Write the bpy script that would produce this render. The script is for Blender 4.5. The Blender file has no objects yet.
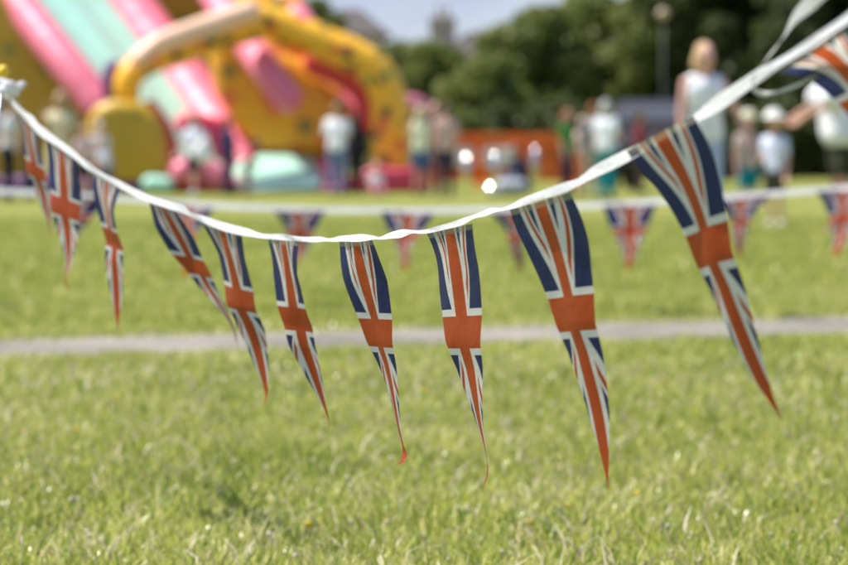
import bpy, math, random
import numpy as np
from mathutils import Vector, Matrix

random.seed(7)
rng = np.random.default_rng(11)
sc = bpy.context.scene
COL = sc.collection
F = 3180.0          # focal length in photo pixels (135 mm on a 36 mm wide sensor)
EYE = 0.66          # camera height

def P(x, y, k):
    """photo pixel + scale in pixels per metre -> point in the place"""
    return Vector(((x - 424.0) / k, F / k, EYE + (159.0 - y) / k))

# ------------------------------------------------------------------ camera, world, sun
cd = bpy.data.cameras.new('camera'); cam = bpy.data.objects.new('camera', cd); COL.objects.link(cam)
cam.location = (0, 0, EYE); cam.rotation_euler = (math.radians(90), 0, 0)
cd.sensor_width = 36; cd.lens = 135; cd.shift_y = -123.5 / 848.0
cd.clip_start = 0.05; cd.clip_end = 3000
cd.dof.use_dof = True; cd.dof.focus_distance = 3.78; cd.dof.aperture_fstop = 7.0; cd.dof.aperture_blades = 0
sc.camera = cam

SUN = Vector((-0.48, 0.08, 0.87)).normalized()
w = bpy.data.worlds.new('World'); sc.world = w; w.use_nodes = True
nt = w.node_tree; bg = nt.nodes['Background']
sky = nt.nodes.new('ShaderNodeTexSky'); sky.sky_type = 'NISHITA'; sky.sun_disc = False
sky.sun_elevation = math.asin(SUN.z); sky.sun_rotation = math.atan2(SUN.x, SUN.y)
sky.air_density = 1.0; sky.dust_density = 0.6; sky.ozone_density = 2.0
# a bank of pale lavender cloud low over the horizon
def wn(t): return nt.nodes.new(t)
tc = wn('ShaderNodeTexCoord'); sx = wn('ShaderNodeSeparateXYZ'); nt.links.new(tc.outputs['Generated'], sx.inputs[0])
mp = wn('ShaderNodeMapping'); mp.inputs['Scale'].default_value = (5, 5, 22); nt.links.new(tc.outputs['Generated'], mp.inputs[0])
nz = wn('ShaderNodeTexNoise'); nz.inputs['Scale'].default_value = 1.6; nz.inputs['Detail'].default_value = 6; nt.links.new(mp.outputs[0], nz.inputs['Vector'])
cr = wn('ShaderNodeValToRGB'); cr.color_ramp.elements[0].position = 0.40; cr.color_ramp.elements[1].position = 0.66; nt.links.new(nz.outputs['Fac'], cr.inputs[0])
lowb = wn('ShaderNodeMapRange'); lowb.inputs['From Min'].default_value = 0.05; lowb.inputs['From Max'].default_value = 0.30; lowb.inputs['To Min'].default_value = 1.0; lowb.inputs['To Max'].default_value = 0.15; nt.links.new(sx.outputs[2], lowb.inputs[0])
mxx = wn('ShaderNodeMath'); mxx.operation = 'MULTIPLY'; nt.links.new(lowb.outputs[0], mxx.inputs[0])
ad = wn('ShaderNodeMath'); ad.operation = 'MULTIPLY_ADD'; ad.inputs[1].default_value = 0.35; ad.inputs[2].default_value = 0.62; nt.links.new(cr.outputs[0], ad.inputs[0]); nt.links.new(ad.outputs[0], mxx.inputs[1])
mixc = wn('ShaderNodeMix'); mixc.data_type = 'RGBA'; nt.links.new(mxx.outputs[0], mixc.inputs['Factor']); nt.links.new(sky.outputs[0], mixc.inputs['A']); mixc.inputs['B'].default_value = (2.35, 2.6, 3.75, 1)
nt.links.new(mixc.outputs['Result'], bg.inputs[0]); bg.inputs[1].default_value = 0.12
ld = bpy.data.lights.new('sun', 'SUN'); ld.energy = 5.0; ld.angle = math.radians(0.53); ld.color = (1.0, 0.955, 0.88)
lo = bpy.data.objects.new('sun', ld); COL.objects.link(lo)
lo.rotation_euler = SUN.to_track_quat('Z', 'Y').to_euler(); lo.location = (0, 0, 30)
vs = sc.view_settings; vs.view_transform = 'Standard'; vs.look = 'None'; vs.gamma = 1; vs.use_curve_mapping = False
vs.exposure = 0.74
sc.cycles.use_denoising = True
sc.cycles.max_bounces = 6; sc.cycles.transparent_max_bounces = 6

# ------------------------------------------------------------------ materials
MATS = {}
class NB:
    def __init__(s, nt): s.nt = nt
    def n(s, t, **kw):
        a = s.nt.nodes.new(t)
        for k, v in kw.items(): setattr(a, k, v)
        return a
    def l(s, a, b): s.nt.links.new(a, b)
    def m(s, op, a, b=None, c=None):
        x = s.n('ShaderNodeMath', operation=op)
        for i, v in enumerate((a, b, c)):
            if v is None: continue
            if isinstance(v, (int, float)): x.inputs[i].default_value = v
            else: s.l(v, x.inputs[i])
        return x.outputs[0]
    def mix(s, f, a, b):
        x = s.n('ShaderNodeMix', data_type='RGBA')
        for sock, v in ((x.inputs['Factor'], f), (x.inputs['A'], a), (x.inputs['B'], b)):
            if isinstance(v, (int, float)): sock.default_value = v
            elif isinstance(v, tuple): sock.default_value = (*v[:3], 1)
            else: s.l(v, sock)
        return x.outputs['Result']
    def noise(s, scale, detail=3.0, vec=None, rough=0.5):
        x = s.n('ShaderNodeTexNoise'); x.inputs['Scale'].default_value = scale; x.inputs['Detail'].default_value = detail
        x.inputs['Roughness'].default_value = rough
        if vec is not None: s.l(vec, x.inputs['Vector'])
        return x.outputs['Fac']
    def ramp(s, f, stops):
        x = s.n('ShaderNodeValToRGB'); e = x.color_ramp.elements
        while len(e) < len(stops): e.new(0.5)
        for i, (p, c) in enumerate(stops):
            e[i].position = p; e[i].color = (*c, 1) if isinstance(c, tuple) else (c, c, c, 1)
        s.l(f, x.inputs[0]); return x.outputs[0]

def newmat(name):
    m = bpy.data.materials.new(name); m.use_nodes = True
    return m, NB(m.node_tree), m.node_tree.nodes['Principled BSDF'], m.node_tree.nodes['Material Output']

def shade(b, bs, out, col, transl):
    """mix in light that passes through thin stuff"""
    t = b.n('ShaderNodeBsdfTranslucent'); b.l(col, t.inputs[0])
    mx = b.n('ShaderNodeMixShader'); mx.inputs[0].default_value = transl
    b.l(bs.outputs[0], mx.inputs[1]); b.l(t.outputs[0], mx.inputs[2]); b.l(mx.outputs[0], out.inputs[0])

def mat(name, c, rough=0.7, scale=6.0, amt=0.18, bump=0.0, metal=0.0, transl=0.0, spec=0.4, c2=None):
    """plain material broken up by object-space noise (wear, dirt, cloth weave)"""
    if name in MATS: return MATS[name]
    m, b, bs, out = newmat(name)
    tc = b.n('ShaderNodeTexCoord')
    f = b.noise(scale, 4.0, tc.outputs['Object'])
    lo_ = tuple(x * (1 - amt) for x in c); hi = c2 or tuple(min(1, x * (1 + amt)) for x in c)
    col = b.mix(b.ramp(f, [(0.35, 0.0), (0.65, 1.0)]), lo_, hi)
    b.l(col, bs.inputs['Base Color']); bs.inputs['Roughness'].default_value = rough; bs.inputs['Metallic'].default_value = metal
    bs.inputs['Specular IOR Level'].default_value = spec
    if bump:
        bp = b.n('ShaderNodeBump'); bp.inputs['Strength'].default_value = bump; bp.inputs['Distance'].default_value = 0.02
        b.l(b.noise(scale * 4, 3, tc.outputs['Object']), bp.inputs['Height']); b.l(bp.outputs[0], bs.inputs['Normal'])
    if transl: shade(b, bs, out, col, transl)
    MATS[name] = m; return m

def union_jack(name='printed_union_flag', dw=0.0, deep=1.0, warm=1.0):
    m, b, bs, out = newmat(name)
    uv = b.n('ShaderNodeUVMap').outputs[0]
    sp = b.n('ShaderNodeSeparateXYZ'); b.l(uv, sp.inputs[0])
    u = b.m('MULTIPLY', b.m('SUBTRACT', sp.outputs[0], 0.5), 0.2)
    v = b.m('SUBTRACT', b.m('MULTIPLY', sp.outputs[1], 0.30), 0.118)
    au, av = b.m('ABSOLUTE', u), b.m('ABSOLUTE', v)
    s = b.m('SUBTRACT', au, b.m('MULTIPLY', av, 0.49))
    sg = b.m('SIGN', b.m('MULTIPLY', u, v))
    ws = b.m('LESS_THAN', b.m('ABSOLUTE', s), 0.0138 - dw)
    rs = b.m('LESS_THAN', b.m('ABSOLUTE', b.m('ADD', s, b.m('MULTIPLY', sg, 0.0047))), 0.0042)
    rw = b.m('SUBTRACT', 0.0192, b.m('MULTIPLY', sp.outputs[1], 0.0085))
    wc = b.m('MAXIMUM', b.m('LESS_THAN', au, b.m('ADD', rw, 0.0085 - dw * 0.8)), b.m('LESS_THAN', av, 0.0255))
    rc = b.m('MAXIMUM', b.m('LESS_THAN', au, rw), b.m('LESS_THAN', av, 0.0180))
    tc = b.n('ShaderNodeTexCoord')
    nz = b.noise(14.0, 4.0, tc.outputs['Object'])
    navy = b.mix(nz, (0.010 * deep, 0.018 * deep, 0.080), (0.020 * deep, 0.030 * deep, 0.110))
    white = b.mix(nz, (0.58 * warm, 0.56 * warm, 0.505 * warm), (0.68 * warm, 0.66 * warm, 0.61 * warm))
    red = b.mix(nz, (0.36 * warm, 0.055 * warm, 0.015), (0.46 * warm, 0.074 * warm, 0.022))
    col = b.mix(ws, navy, white); col = b.mix(rs, col, red); col = b.mix(wc, col, white); col = b.mix(rc, col, red)
    hem = b.m('LESS_THAN', sp.outputs[1], 0.022)          # sewn hem: cloth doubled under the tape
    col = b.mix(b.m('MULTIPLY', hem, 0.5), col, (0.36, 0.34, 0.22))
    b.l(col, bs.inputs['Base Color']); bs.inputs['Roughness'].default_value = 0.42; bs.inputs['Specular IOR Level'].default_value = 0.3
    bp = b.n('ShaderNodeBump'); bp.inputs['Strength'].default_value = 0.55; bp.inputs['Distance'].default_value = 0.006
    hgt = b.m('ADD', b.noise(22.0, 3.0, tc.outputs['Object'], 0.6), b.m('MULTIPLY', b.noise(420.0, 2.0, tc.outputs['Object']), 0.06))
    b.l(hgt, bp.inputs['Height']); b.l(bp.outputs[0], bs.inputs['Normal'])
    bs.inputs['Specular IOR Level'].default_value = 0.28; bs.inputs['Roughness'].default_value = 0.40
    shade(b, bs, out, col, 0.54)
    return m
FLAG = union_jack(); FLAG_SHADED = union_jack('printed_union_flag_shaded', 0.0035, 0.6, 0.78)  # darker copy with narrower white: far row's shade put into the print colours

def leafmat(name, stops, transl=0.35, patch=None, rough=0.55):
    """many small blades or leaves: colour varies from one to the next and in broad patches"""
    m, b, bs, out = newmat(name)
    g = b.n('ShaderNodeNewGeometry'); tc = b.n('ShaderNodeTexCoord')
    f = g.outputs['Random Per Island']
    if patch:
        nz = b.noise(patch[0], 3.0, tc.outputs['Object'])
        f = b.m('ADD', b.m('MULTIPLY', f, 1 - patch[1]), b.m('MULTIPLY', b.ramp(nz, [(0.3, 0.0), (0.7, 1.0)]), patch[1]))
    col = b.ramp(f, stops)
    b.l(col, bs.inputs['Base Color']); bs.inputs['Roughness'].default_value = rough; bs.inputs['Specular IOR Level'].default_value = 0.35
    shade(b, bs, out, col, transl)
    return m

# ------------------------------------------------------------------ mesh builder
class MB:
    def __init__(s): s.v = []; s.f = []; s.uv = None
    def add(s, vs, fs):
        o = len(s.v); s.v += [tuple(p) for p in vs]; s.f += [tuple(i + o for i in f) for f in fs]
    def sphere(s, c, r, nu=16, nv=10, rot=None):
        c = Vector(c); r = Vector(r) if hasattr(r, '__len__') else Vector((r, r, r))
        vs = [Vector((0, 0, r.z))]
        for j in range(1, nv):
            t = math.pi * j / nv
            for i in range(nu):
                a = 2 * math.pi * i / nu
                vs.append(Vector((r.x * math.sin(t) * math.cos(a), r.y * math.sin(t) * math.sin(a), r.z * math.cos(t))))
        vs.append(Vector((0, 0, -r.z)))
        fs = [(0, 1 + i, 1 + (i + 1) % nu) for i in range(nu)]
        for j in range(nv - 2):
            for i in range(nu):
                a = 1 + j * nu + i; b_ = 1 + j * nu + (i + 1) % nu
                fs.append((a, a + nu, b_ + nu, b_))
        L = len(vs) - 1
        fs += [(L, 1 + (nv - 2) * nu + (i + 1) % nu, 1 + (nv - 2) * nu + i) for i in range(nu)]
        s.add([c + (rot @ p if rot else p) for p in vs], fs)
    def tube(s, pts, rad, n=14, caps=True, round_ends=False):
        pts = [Vector(p) for p in pts]
        rad = list(rad) if hasattr(rad, '__len__') else [rad] * len(pts)
        if round_ends:
            a = (pts[0] - pts[1]).normalized(); b_ = (pts[-1] - pts[-2]).normalized(); p0, p1, r0, r1 = pts[0], pts[-1], rad[0], rad[-1]
            hp = [(0.95, 0.3), (0.7, 0.71), (0.35, 0.93)]
            pts = [p0 + a * r0 * h for h, q in hp] + pts + [p1 + b_ * r1 * h for h, q in reversed(hp)]
            rad = [r0 * q for h, q in hp] + rad + [r1 * q for h, q in reversed(hp)]
        vs = []; up = None
        for i, p in enumerate(pts):
            t = (pts[min(i + 1, len(pts) - 1)] - pts[max(i - 1, 0)]).normalized()
            if up is None: up = Vector((0, 0, 1)) if abs(t.z) < 0.9 else Vector((1, 0, 0))
            x = t.cross(up).normalized(); y = x.cross(t).normalized(); up = y
            for j in range(n):
                a = 2 * math.pi * j / n
                vs.append(p + (x * math.cos(a) + y * math.sin(a)) * rad[i])
        fs = []
        for i in range(len(pts) - 1):
            for j in range(n):
                a = i * n + j; b_ = i * n + (j + 1) % n
                fs.append((a, b_, b_ + n, a + n))
        if caps: fs += [tuple(range(n - 1, -1, -1)), tuple(range((len(pts) - 1) * n, len(pts) * n))]
        s.add(vs, fs)
    def cone(s, a, b_, ra, rb, n=14):
        a, b_ = Vector(a), Vector(b_)
        s.sphere(a, ra, n, 8); s.sphere(b_, rb, n, 8)
        if (b_ - a).length > 1e-5: s.tube([a, b_], [ra, rb], n)
    def box(s, lo_, hi, M=None):
        x0, y0, z0 = lo_; x1, y1, z1 = hi
        vs = [Vector(p) for p in ((x0, y0, z0), (x1, y0, z0), (x1, y1, z0), (x0, y1, z0), (x0, y0, z1), (x1, y0, z1), (x1, y1, z1), (x0, y1, z1))]
        if M: vs = [M @ p for p in vs]
        s.add(vs, [(0, 3, 2, 1), (4, 5, 6, 7), (0, 1, 5, 4), (1, 2, 6, 5), (2, 3, 7, 6), (3, 0, 4, 7)])
    def prism(s, poly, depth):
        """poly: list of 3-D points (counter-clockwise seen from the camera), pushed back by the vector depth"""
        n = len(poly); d = Vector(depth); pts = [Vector(p) for p in poly]
        fs = [tuple(range(n)), tuple(range(2 * n - 1, n - 1, -1))] + [(i, i + n, (i + 1) % n + n, (i + 1) % n) for i in range(n)]
        s.add(pts + [p + d for p in pts], fs)
    def mesh(s, name, smooth=True):
        m = bpy.data.meshes.new(name); m.from_pydata(s.v, [], s.f)
        if smooth: m.polygons.foreach_set('use_smooth', [True] * len(m.polygons))
        m.update(); return m
    def build(s, name, material, parent=None, smooth=True, mods=None, origin=None):
        o = bpy.data.objects.new(name, s.mesh(name, smooth)); COL.objects.link(o); o.data.materials.append(material)
        if origin is not None:
            org = Vector(origin); o.data.transform(Matrix.Translation(-org)); o.location = org
        if parent is not None:
            o.parent = parent; o.matrix_parent_inverse = Matrix.Translation(-parent.location)
        for kind, kw in (mods or []):
            md = o.modifiers.new(kind.lower(), kind)
            for k, v in kw.items(): setattr(md, k, v)
        return o

def bake(o):
    """replace an object's mesh by its evaluated one"""
    bpy.context.view_layer.update()
    dg = bpy.context.evaluated_depsgraph_get()
    m = bpy.data.meshes.new_from_object(o.evaluated_get(dg))
    old = o.data; o.modifiers.clear(); o.data = m; m.name = o.name; bpy.data.meshes.remove(old)
    m.polygons.foreach_set('use_smooth', [True] * len(m.polygons))

def fuse(mb, name, material, parent, voxel=0.012, smooth=4, origin=None):
    """grow one continuous skin over overlapping volumes"""
    o = mb.build(name, material, parent, origin=origin,
                 mods=[('REMESH', dict(mode='VOXEL', voxel_size=voxel)), ('SMOOTH', dict(factor=0.5, iterations=smooth))])
    bake(o); return o

def tag(o, label, cat, group=None, kind=None):
    if label: o['label'] = label
    if cat: o['category'] = cat
    if group: o['group'] = group
    if kind: o['kind'] = kind
    return o
def empty(name, loc, label, cat, group=None):
    o = bpy.data.objects.new(name, None); COL.objects.link(o); o.location = loc; o.empty_display_size = 0.1
    return tag(o, label, cat, group)

def spline(pts, n):
    """Catmull-Rom through tuples of any length"""
    A = np.array(pts, float); A = np.vstack([2 * A[0] - A[1], A, 2 * A[-1] - A[-2]])
    d = np.linalg.norm(np.diff(A[1:-1, :3], axis=0), axis=1); cum = np.concatenate([[0], np.cumsum(d)])
    out = []
    for s in np.linspace(0, cum[-1], n):
        i = min(int(np.searchsorted(cum, s, 'right')) - 1, len(d) - 1); t = (s - cum[i]) / max(d[i], 1e-9)
        p0, p1, p2, p3 = A[i:i + 4]
        out.append(0.5 * (2 * p1 + (p2 - p0) * t + (2 * p0 - 5 * p1 + 4 * p2 - p3) * t * t + (3 * p1 - p0 - 3 * p2 + p3) * t ** 3))
    return np.array(out)

# ------------------------------------------------------------------ ground, path
def lawn_material():
    m, b, bs, out = newmat('lawn')
    tc = b.n('ShaderNodeTexCoord'); o = tc.outputs['Object']
    n1, n2 = b.noise(0.35, 5, o, 0.6), b.noise(9.0, 5, o, 0.65)
    c1 = b.mix(b.ramp(n1, [(0.38, 0.0), (0.62, 1.0)]), (0.165, 0.180, 0.036), (0.225, 0.222, 0.060))
    col = b.mix(b.ramp(n2, [(0.35, 0.0), (0.7, 1.0)]), c1, (0.20, 0.215, 0.046))
    b.l(col, bs.inputs['Base Color']); bs.inputs['Roughness'].default_value = 0.9; bs.inputs['Specular IOR Level'].default_value = 0.1
    bp = b.n('ShaderNodeBump'); bp.inputs['Strength'].default_value = 0.6; bp.inputs['Distance'].default_value = 0.05
    b.l(b.noise(30.0, 4, o), bp.inputs['Height']); b.l(bp.outputs[0], bs.inputs['Normal'])
    return m
g = MB(); g.add([(-500, -20, 0), (500, -20, 0), (500, 1500, 0), (-500, 1500, 0)], [(0, 1, 2, 3)])
tag(g.build('ground', lawn_material(), smooth=False), None, None, kind='structure')

# the path crosses the view from near (photo's west) to far; edge lines y = a + b x
PN = (11.16, 0.47); PF = (12.26, 0.53)
def path_material():
    m, b, bs, out = newmat('worn_path')
    tc = b.n('ShaderNodeTexCoord'); o = tc.outputs['Object']
    col = b.mix(b.ramp(b.noise(1.7, 6, o, 0.65), [(0.35, 0.0), (0.65, 1.0)]), (0.13, 0.115, 0.09), (0.27, 0.235, 0.195))
    sp = b.n('ShaderNodeTexVoronoi'); sp.inputs['Scale'].default_value = 55; b.l(o, sp.inputs['Vector'])
    col = b.mix(b.ramp(sp.outputs['Distance'], [(0.0, 0.5), (0.35, 0.0)]), col, (0.16, 0.145, 0.13))
    b.l(col, bs.inputs['Base Color']); bs.inputs['Roughness'].default_value = 0.85
    bp = b.n('ShaderNodeBump'); bp.inputs['Strength'].default_value = 0.5; bp.inputs['Distance'].default_value = 0.01
    b.l(b.noise(70.0, 3, o), bp.inputs['Height']); b.l(bp.outputs[0], bs.inputs['Normal'])
    return m
p = MB(); N = 120; vs = []
for i in range(N + 1):
    x = -9 + 18 * i / N
    wob = 0.035 * math.sin(x * 3.1) + 0.03 * math.sin(x * 7.7 + 1)
    vs.append((x, PN[0] - 0.33 + PN[1] * x + wob, 0.004)); vs.append((x, PF[0] + 0.35 + PF[1] * x - wob * 0.8, 0.004))
p.add(vs, [(2 * i, 2 * i + 2, 2 * i + 3, 2 * i + 1) for i in range(N)])
tag(p.build('path', path_material(), smooth=False), None, None, kind='structure')

# ------------------------------------------------------------------ grass: real blades
def value_noise(x, y, s, seed):
    r = np.random.default_rng(seed).random((64, 64))
    X, Y = x / s, y / s; i, j = np.floor(X).astype(int), np.floor(Y).astype(int); fx, fy = X - i, Y - j
    fx, fy = fx * fx * (3 - 2 * fx), fy * fy * (3 - 2 * fy)
    a = lambda p_, q: r[p_ % 64, q % 64]
    return (a(i, j) * (1 - fx) + a(i + 1, j) * fx) * (1 - fy) + (a(i, j + 1) * (1 - fx) + a(i + 1, j + 1) * fx) * fy

def blades(name, d0, d1, margin, density, length, width, material, straw=False, lie=0.0):
    area_w = lambda d: 2 * (d * 0.1334 + margin)
    n = int(density * (area_w(d0) + area_w(d1)) / 2 * (d1 - d0))
    d = d0 + (d1 - d0) * rng.random(n * 2)
    keep = rng.random(n * 2) < area_w(d) / area_w(d1); d = d[keep][:n]; n = len(d)
    x = (rng.random(n) - 0.5) * area_w(d)
    tuft = (value_noise(x, d, 0.07, 3) * 0.82 + value_noise(x, d, 0.4, 5) * 0.18) ** 1.6 * 1.5
    ok = (d < PN[0] + PN[1] * x - 0.04 + 0.11 * rng.standard_normal(n)) | (d > PF[0] + PF[1] * x + 0.04 + 0.11 * rng.standard_normal(n))
    x, d, tuft = x[ok], d[ok], tuft[ok]; n = len(x)
    edge = np.minimum(np.abs(d - PN[0] - PN[1] * x), np.abs(d - PF[0] - PF[1] * x))
    L = length * (0.45 + 0.9 * tuft + 0.35 * rng.random(n)) * np.clip(0.45 + edge * 0.8, 0.45, 1)
    W = width * (0.6 + 0.8 * rng.random(n))
    az = rng.random(n) * 2 * np.pi; lean = np.clip(np.abs(rng.normal(0.35, 0.35, n)) + lie, 0, 1.45)
    dx, dy = np.cos(az), np.sin(az); fx = rng.random(n) * 2 * np.pi; wx, wy = np.cos(fx), np.sin(fx)
    z0 = np.zeros(n)
    base = np.stack([x, d, z0], 1); wv = np.stack([wx, wy, z0], 1) * W[:, None] * 0.5
    l1 = lean * 0.55; l2 = lean * 1.35
    mid = base + np.stack([dx * np.sin(l1), dy * np.sin(l1), np.cos(l1)], 1) * (L * 0.55)[:, None]
    tip = mid + np.stack([dx * np.sin(l2), dy * np.sin(l2), np.maximum(np.cos(l2), -0.25)], 1) * (L * 0.5)[:, None]
    V = np.stack([base - wv, base + wv, mid + wv * 0.85, mid - wv * 0.85, tip], 1).reshape(-1, 3)
    V[:, 2] = np.maximum(V[:, 2], 0.001)
    me = bpy.data.meshes.new(name)
    me.vertices.add(5 * n); me.vertices.foreach_set('co', V.ravel())
    idx = np.arange(n)[:, None] * 5 + np.array([0, 1, 2, 3, 3, 2, 4])[None, :]
    me.loops.add(7 * n); me.loops.foreach_set('vertex_index', idx.ravel().astype(np.int32))
    me.polygons.add(2 * n)
    ls = (np.arange(n)[:, None] * 7 + np.array([0, 4])[None, :]).ravel().astype(np.int32)
    me.polygons.foreach_set('loop_start', ls)
    me.update(calc_edges=True); me.validate()
    me.polygons.foreach_set('use_smooth', np.ones(2 * n, bool))
    me.materials.append(material)
    o = bpy.data.objects.new(name, me); COL.objects.link(o); tag(o, None, None, kind='stuff'); return o

GSTOPS = [(0.0, (0.05, 0.085, 0.012)), (0.22, (0.20, 0.27, 0.036)), (0.50, (0.42, 0.46, 0.078)), (0.74, (0.60, 0.57, 0.16)), (0.88, (0.78, 0.69, 0.34)), (1.0, (0.88, 0.82, 0.62))]
GR = leafmat('grass_blades', GSTOPS, 0.42, (1.3, 0.25), 0.28)
blades('grass', 3.8, 8.5, 0.95, 7200, 0.042, 0.0040, GR, lie=0.2)
blades('grass', 8.5, 16.0, 1.1, 3400, 0.040, 0.0056, GR, lie=0.15)
blades('grass', 16.0, 34.0, 1.3, 700, 0.045, 0.011, GR)
# broad low leaves (clover, plantain) that lie open to the sun
BL = leafmat('broad_leaves', [(0.0, (0.07, 0.12, 0.018)), (0.35, (0.28, 0.36, 0.048)), (0.72, (0.52, 0.53, 0.13)), (0.9, (0.76, 0.70, 0.36)), (1.0, (0.86, 0.82, 0.66))], 0.3, (1.6, 0.3), 0.26)
blades('ground_cover', 3.8, 9.0, 0.95, 3900, 0.027, 0.0095, BL, lie=0.75)
blades('ground_cover', 9.0, 16.0, 1.1, 1300, 0.034, 0.014, BL, lie=0.75)
ST = leafmat('straw', [(0.0, (0.42, 0.36, 0.22)), (0.6, (0.55, 0.49, 0.33)), (1.0, (0.30, 0.22, 0.13))], 0.25)
tag(blades('dry_grass', 3.8, 10.0, 0.95, 380, 0.070, 0.0042, ST, lie=0.7), None, None, kind='stuff')

def sprinkle(name, n, d0, d1, col, r):
    mb = MB()
    for _ in range(n):
        d = d0 + (d1 - d0) * random.random() ** 0.8; x = (random.random() - 0.5) * 2 * (d * 0.1334 + 0.5)
        q = r * random.uniform(0.7, 1.25); z = random.uniform(0.025, 0.04)
        if abs(d - (PN[0] + PF[0]) / 2 - PN[1] * x) < 1.0: continue
        mb.sphere((x, d, z), (q, q, q * 0.8), 7, 5); mb.tube([(x, d, 0), (x + 0.003, d, z - q * 0.5)], 0.0012, 5)
    tag(mb.build(name, mat(name, col, 0.7, 90, 0.3, transl=0.3)), None, None, kind='stuff')
sprinkle('clover_flowers', 330, 4.6, 11, (0.66, 0.60, 0.50), 0.0044)
sprinkle('buttercup_flowers', 40, 4.6, 10, (0.75, 0.55, 0.03), 0.0062)

# ------------------------------------------------------------------ bunting
KX = [(-60, 490), (25, 530), (60, 555), (105, 585), (165, 625), (220, 665), (282, 715), (355, 785), (447, 890), (540, 1000), (668, 1110), (740, 1180), (848, 1320), (960, 1480)]
def kx(x): return float(np.interp(x, [a for a, _ in KX], [b_ for _, b_ in KX]))
TAPE = mat('white_hem_tape', (0.74, 0.735, 0.75), 0.65, 45, 0.06, bump=0.22, transl=0.42)

def ribbon(name, pts, width, parent, material, k=None, sub=5, lay=False):
    """pts: (x, y, half thickness in px[, kval]); tilts in depth so that its true width stays the same"""
    rows = []
    for q in pts:
        x, y, h = q[:3]; kk = q[3] if len(q) > 3 else (k or kx(x))
        c = P(x, y, kk); hz = 0.85 * h / kk; rest = 0.55 * max(width ** 2 / 4 - hz ** 2, 0) ** 0.5
        rows.append((*c, hz, rest))
    S = spline(rows, len(pts) * sub)
    mb = MB(); nc = 5; vs = []
    for i, r in enumerate(S):
        c = Vector(r[:3]); q_ = max(r[4], 0); w_q = 0.38 + 0.36 * math.sin(i * 0.16 + 0.8 * math.sin(i * 0.057)); up = Vector((0, 0.9 * q_, max(abs(r[3]), 0.0016))) if lay else Vector((w_q * q_, -0.3 * w_q * q_, max(abs(r[3]), 0.0016)))
        t = Vector(S[min(i + 1, len(S) - 1)][:3]) - Vector(S[max(i - 1, 0)][:3])
        nrm = t.cross(up).normalized()
        for j in range(nc):
            f = 2 * j / (nc - 1) - 1
            vs.append(c + up * f + nrm * (0.0010 * math.sin(i * 0.55 + f * 1.5) * math.sin(i * 0.21)))
    mb.add(vs, [(i * nc + j, i * nc + j + 1, (i + 1) * nc + j + 1, (i + 1) * nc + j) for i in range(len(S) - 1) for j in range(nc - 1)])
    return mb.build(name, material, parent)

def pennant(parent, L, R, centre, kL=None, kR=None, twist=12, gather=0.0, tipcurl=0.0, seed=0, rip=0.003, drift=0.28, label=None, front=-0.002, flag=None):
    L3 = P(*L, kL or kx(L[0])); R3 = P(*R, kR or kx(R[0])); L3.x -= front; R3.x -= front
    A0 = (R3 - L3) / 2; C0 = (L3 + R3) / 2; kc = F / C0.y
    rows = [(*C0,)]
    for q in centre:
        x, y = q[:2]; extra = q[2] if len(q) > 2 else 0.0
        c = P(x, y, kc); d = C0.y + drift * (c.x - C0.x) + extra
        rows.append((*P(x, y, F / d),))
    n, mcols = 56, 16
    S = spline(rows, n)
    hor = math.hypot(A0.x, A0.y); phi0 = math.atan2(A0.x, -A0.y)
    rs = random.Random(seed); f1, ph = rs.uniform(1.6, 2.6), rs.uniform(0, 6); crease = rs.choice((-1, 1)) * rs.uniform(0.6, 1.2)
    vs, uvs = [], []
    for i in range(n):
        v = i / (n - 1); c = Vector(S[i]); hw = max((1 - v) ** 1.04, 0.010)
        phi = math.radians(tipcurl) * max(0, v - 0.88) / 0.12 + max(phi0 * 0.55, phi0 + math.radians(twist) * min(v * 1.3, 1) - math.radians(twist + 7) * min(max((v - 0.55) / 0.4, 0), 1) ** 1.5)
        A = Vector((math.sin(phi) * hor, -math.cos(phi) * hor, A0.z * (1 - 0.5 * v)))
        nr = Vector((math.cos(phi), math.sin(phi), 0))
        for j in range(mcols + 1):
            u = 2 * j / mcols - 1
            win = min(1, v * 6)
            off = 0.45 * rip * math.sin(f1 * u * 3.1 * hw + ph + v * 4) * win + 0.35 * gather * math.sin(u * 9.5 + ph) * math.exp(-((v - 0.10) / 0.10) ** 2)
            off += -0.055 * crease * abs(u) * 0.1 * hw * win + 0.004 * crease * max(0, 1 - abs(v - 0.43) / 0.10) * win
            off += 0.010 * math.sin(v * 5.2 + ph) * (u * hw) * win
            vs.append(c + A * (u * hw) + nr * off); uvs.append((u * hw * 0.5 + 0.5, v))
    mb = MB(); w_ = mcols + 1
    mb.add(vs, [(i * w_ + j, (i + 1) * w_ + j, (i + 1) * w_ + j + 1, i * w_ + j + 1) for i in range(n - 1) for j in range(mcols)])
    o = mb.build('pennant', flag or FLAG, parent)
    if label: o['label'] = label
    lay = o.data.uv_layers.new(name='UVMap')
    vi = np.zeros(len(o.data.loops), np.int32); o.data.loops.foreach_get('vertex_index', vi)
    lay.data.foreach_set('uv', np.array(uvs)[vi].ravel())
    return o

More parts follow.
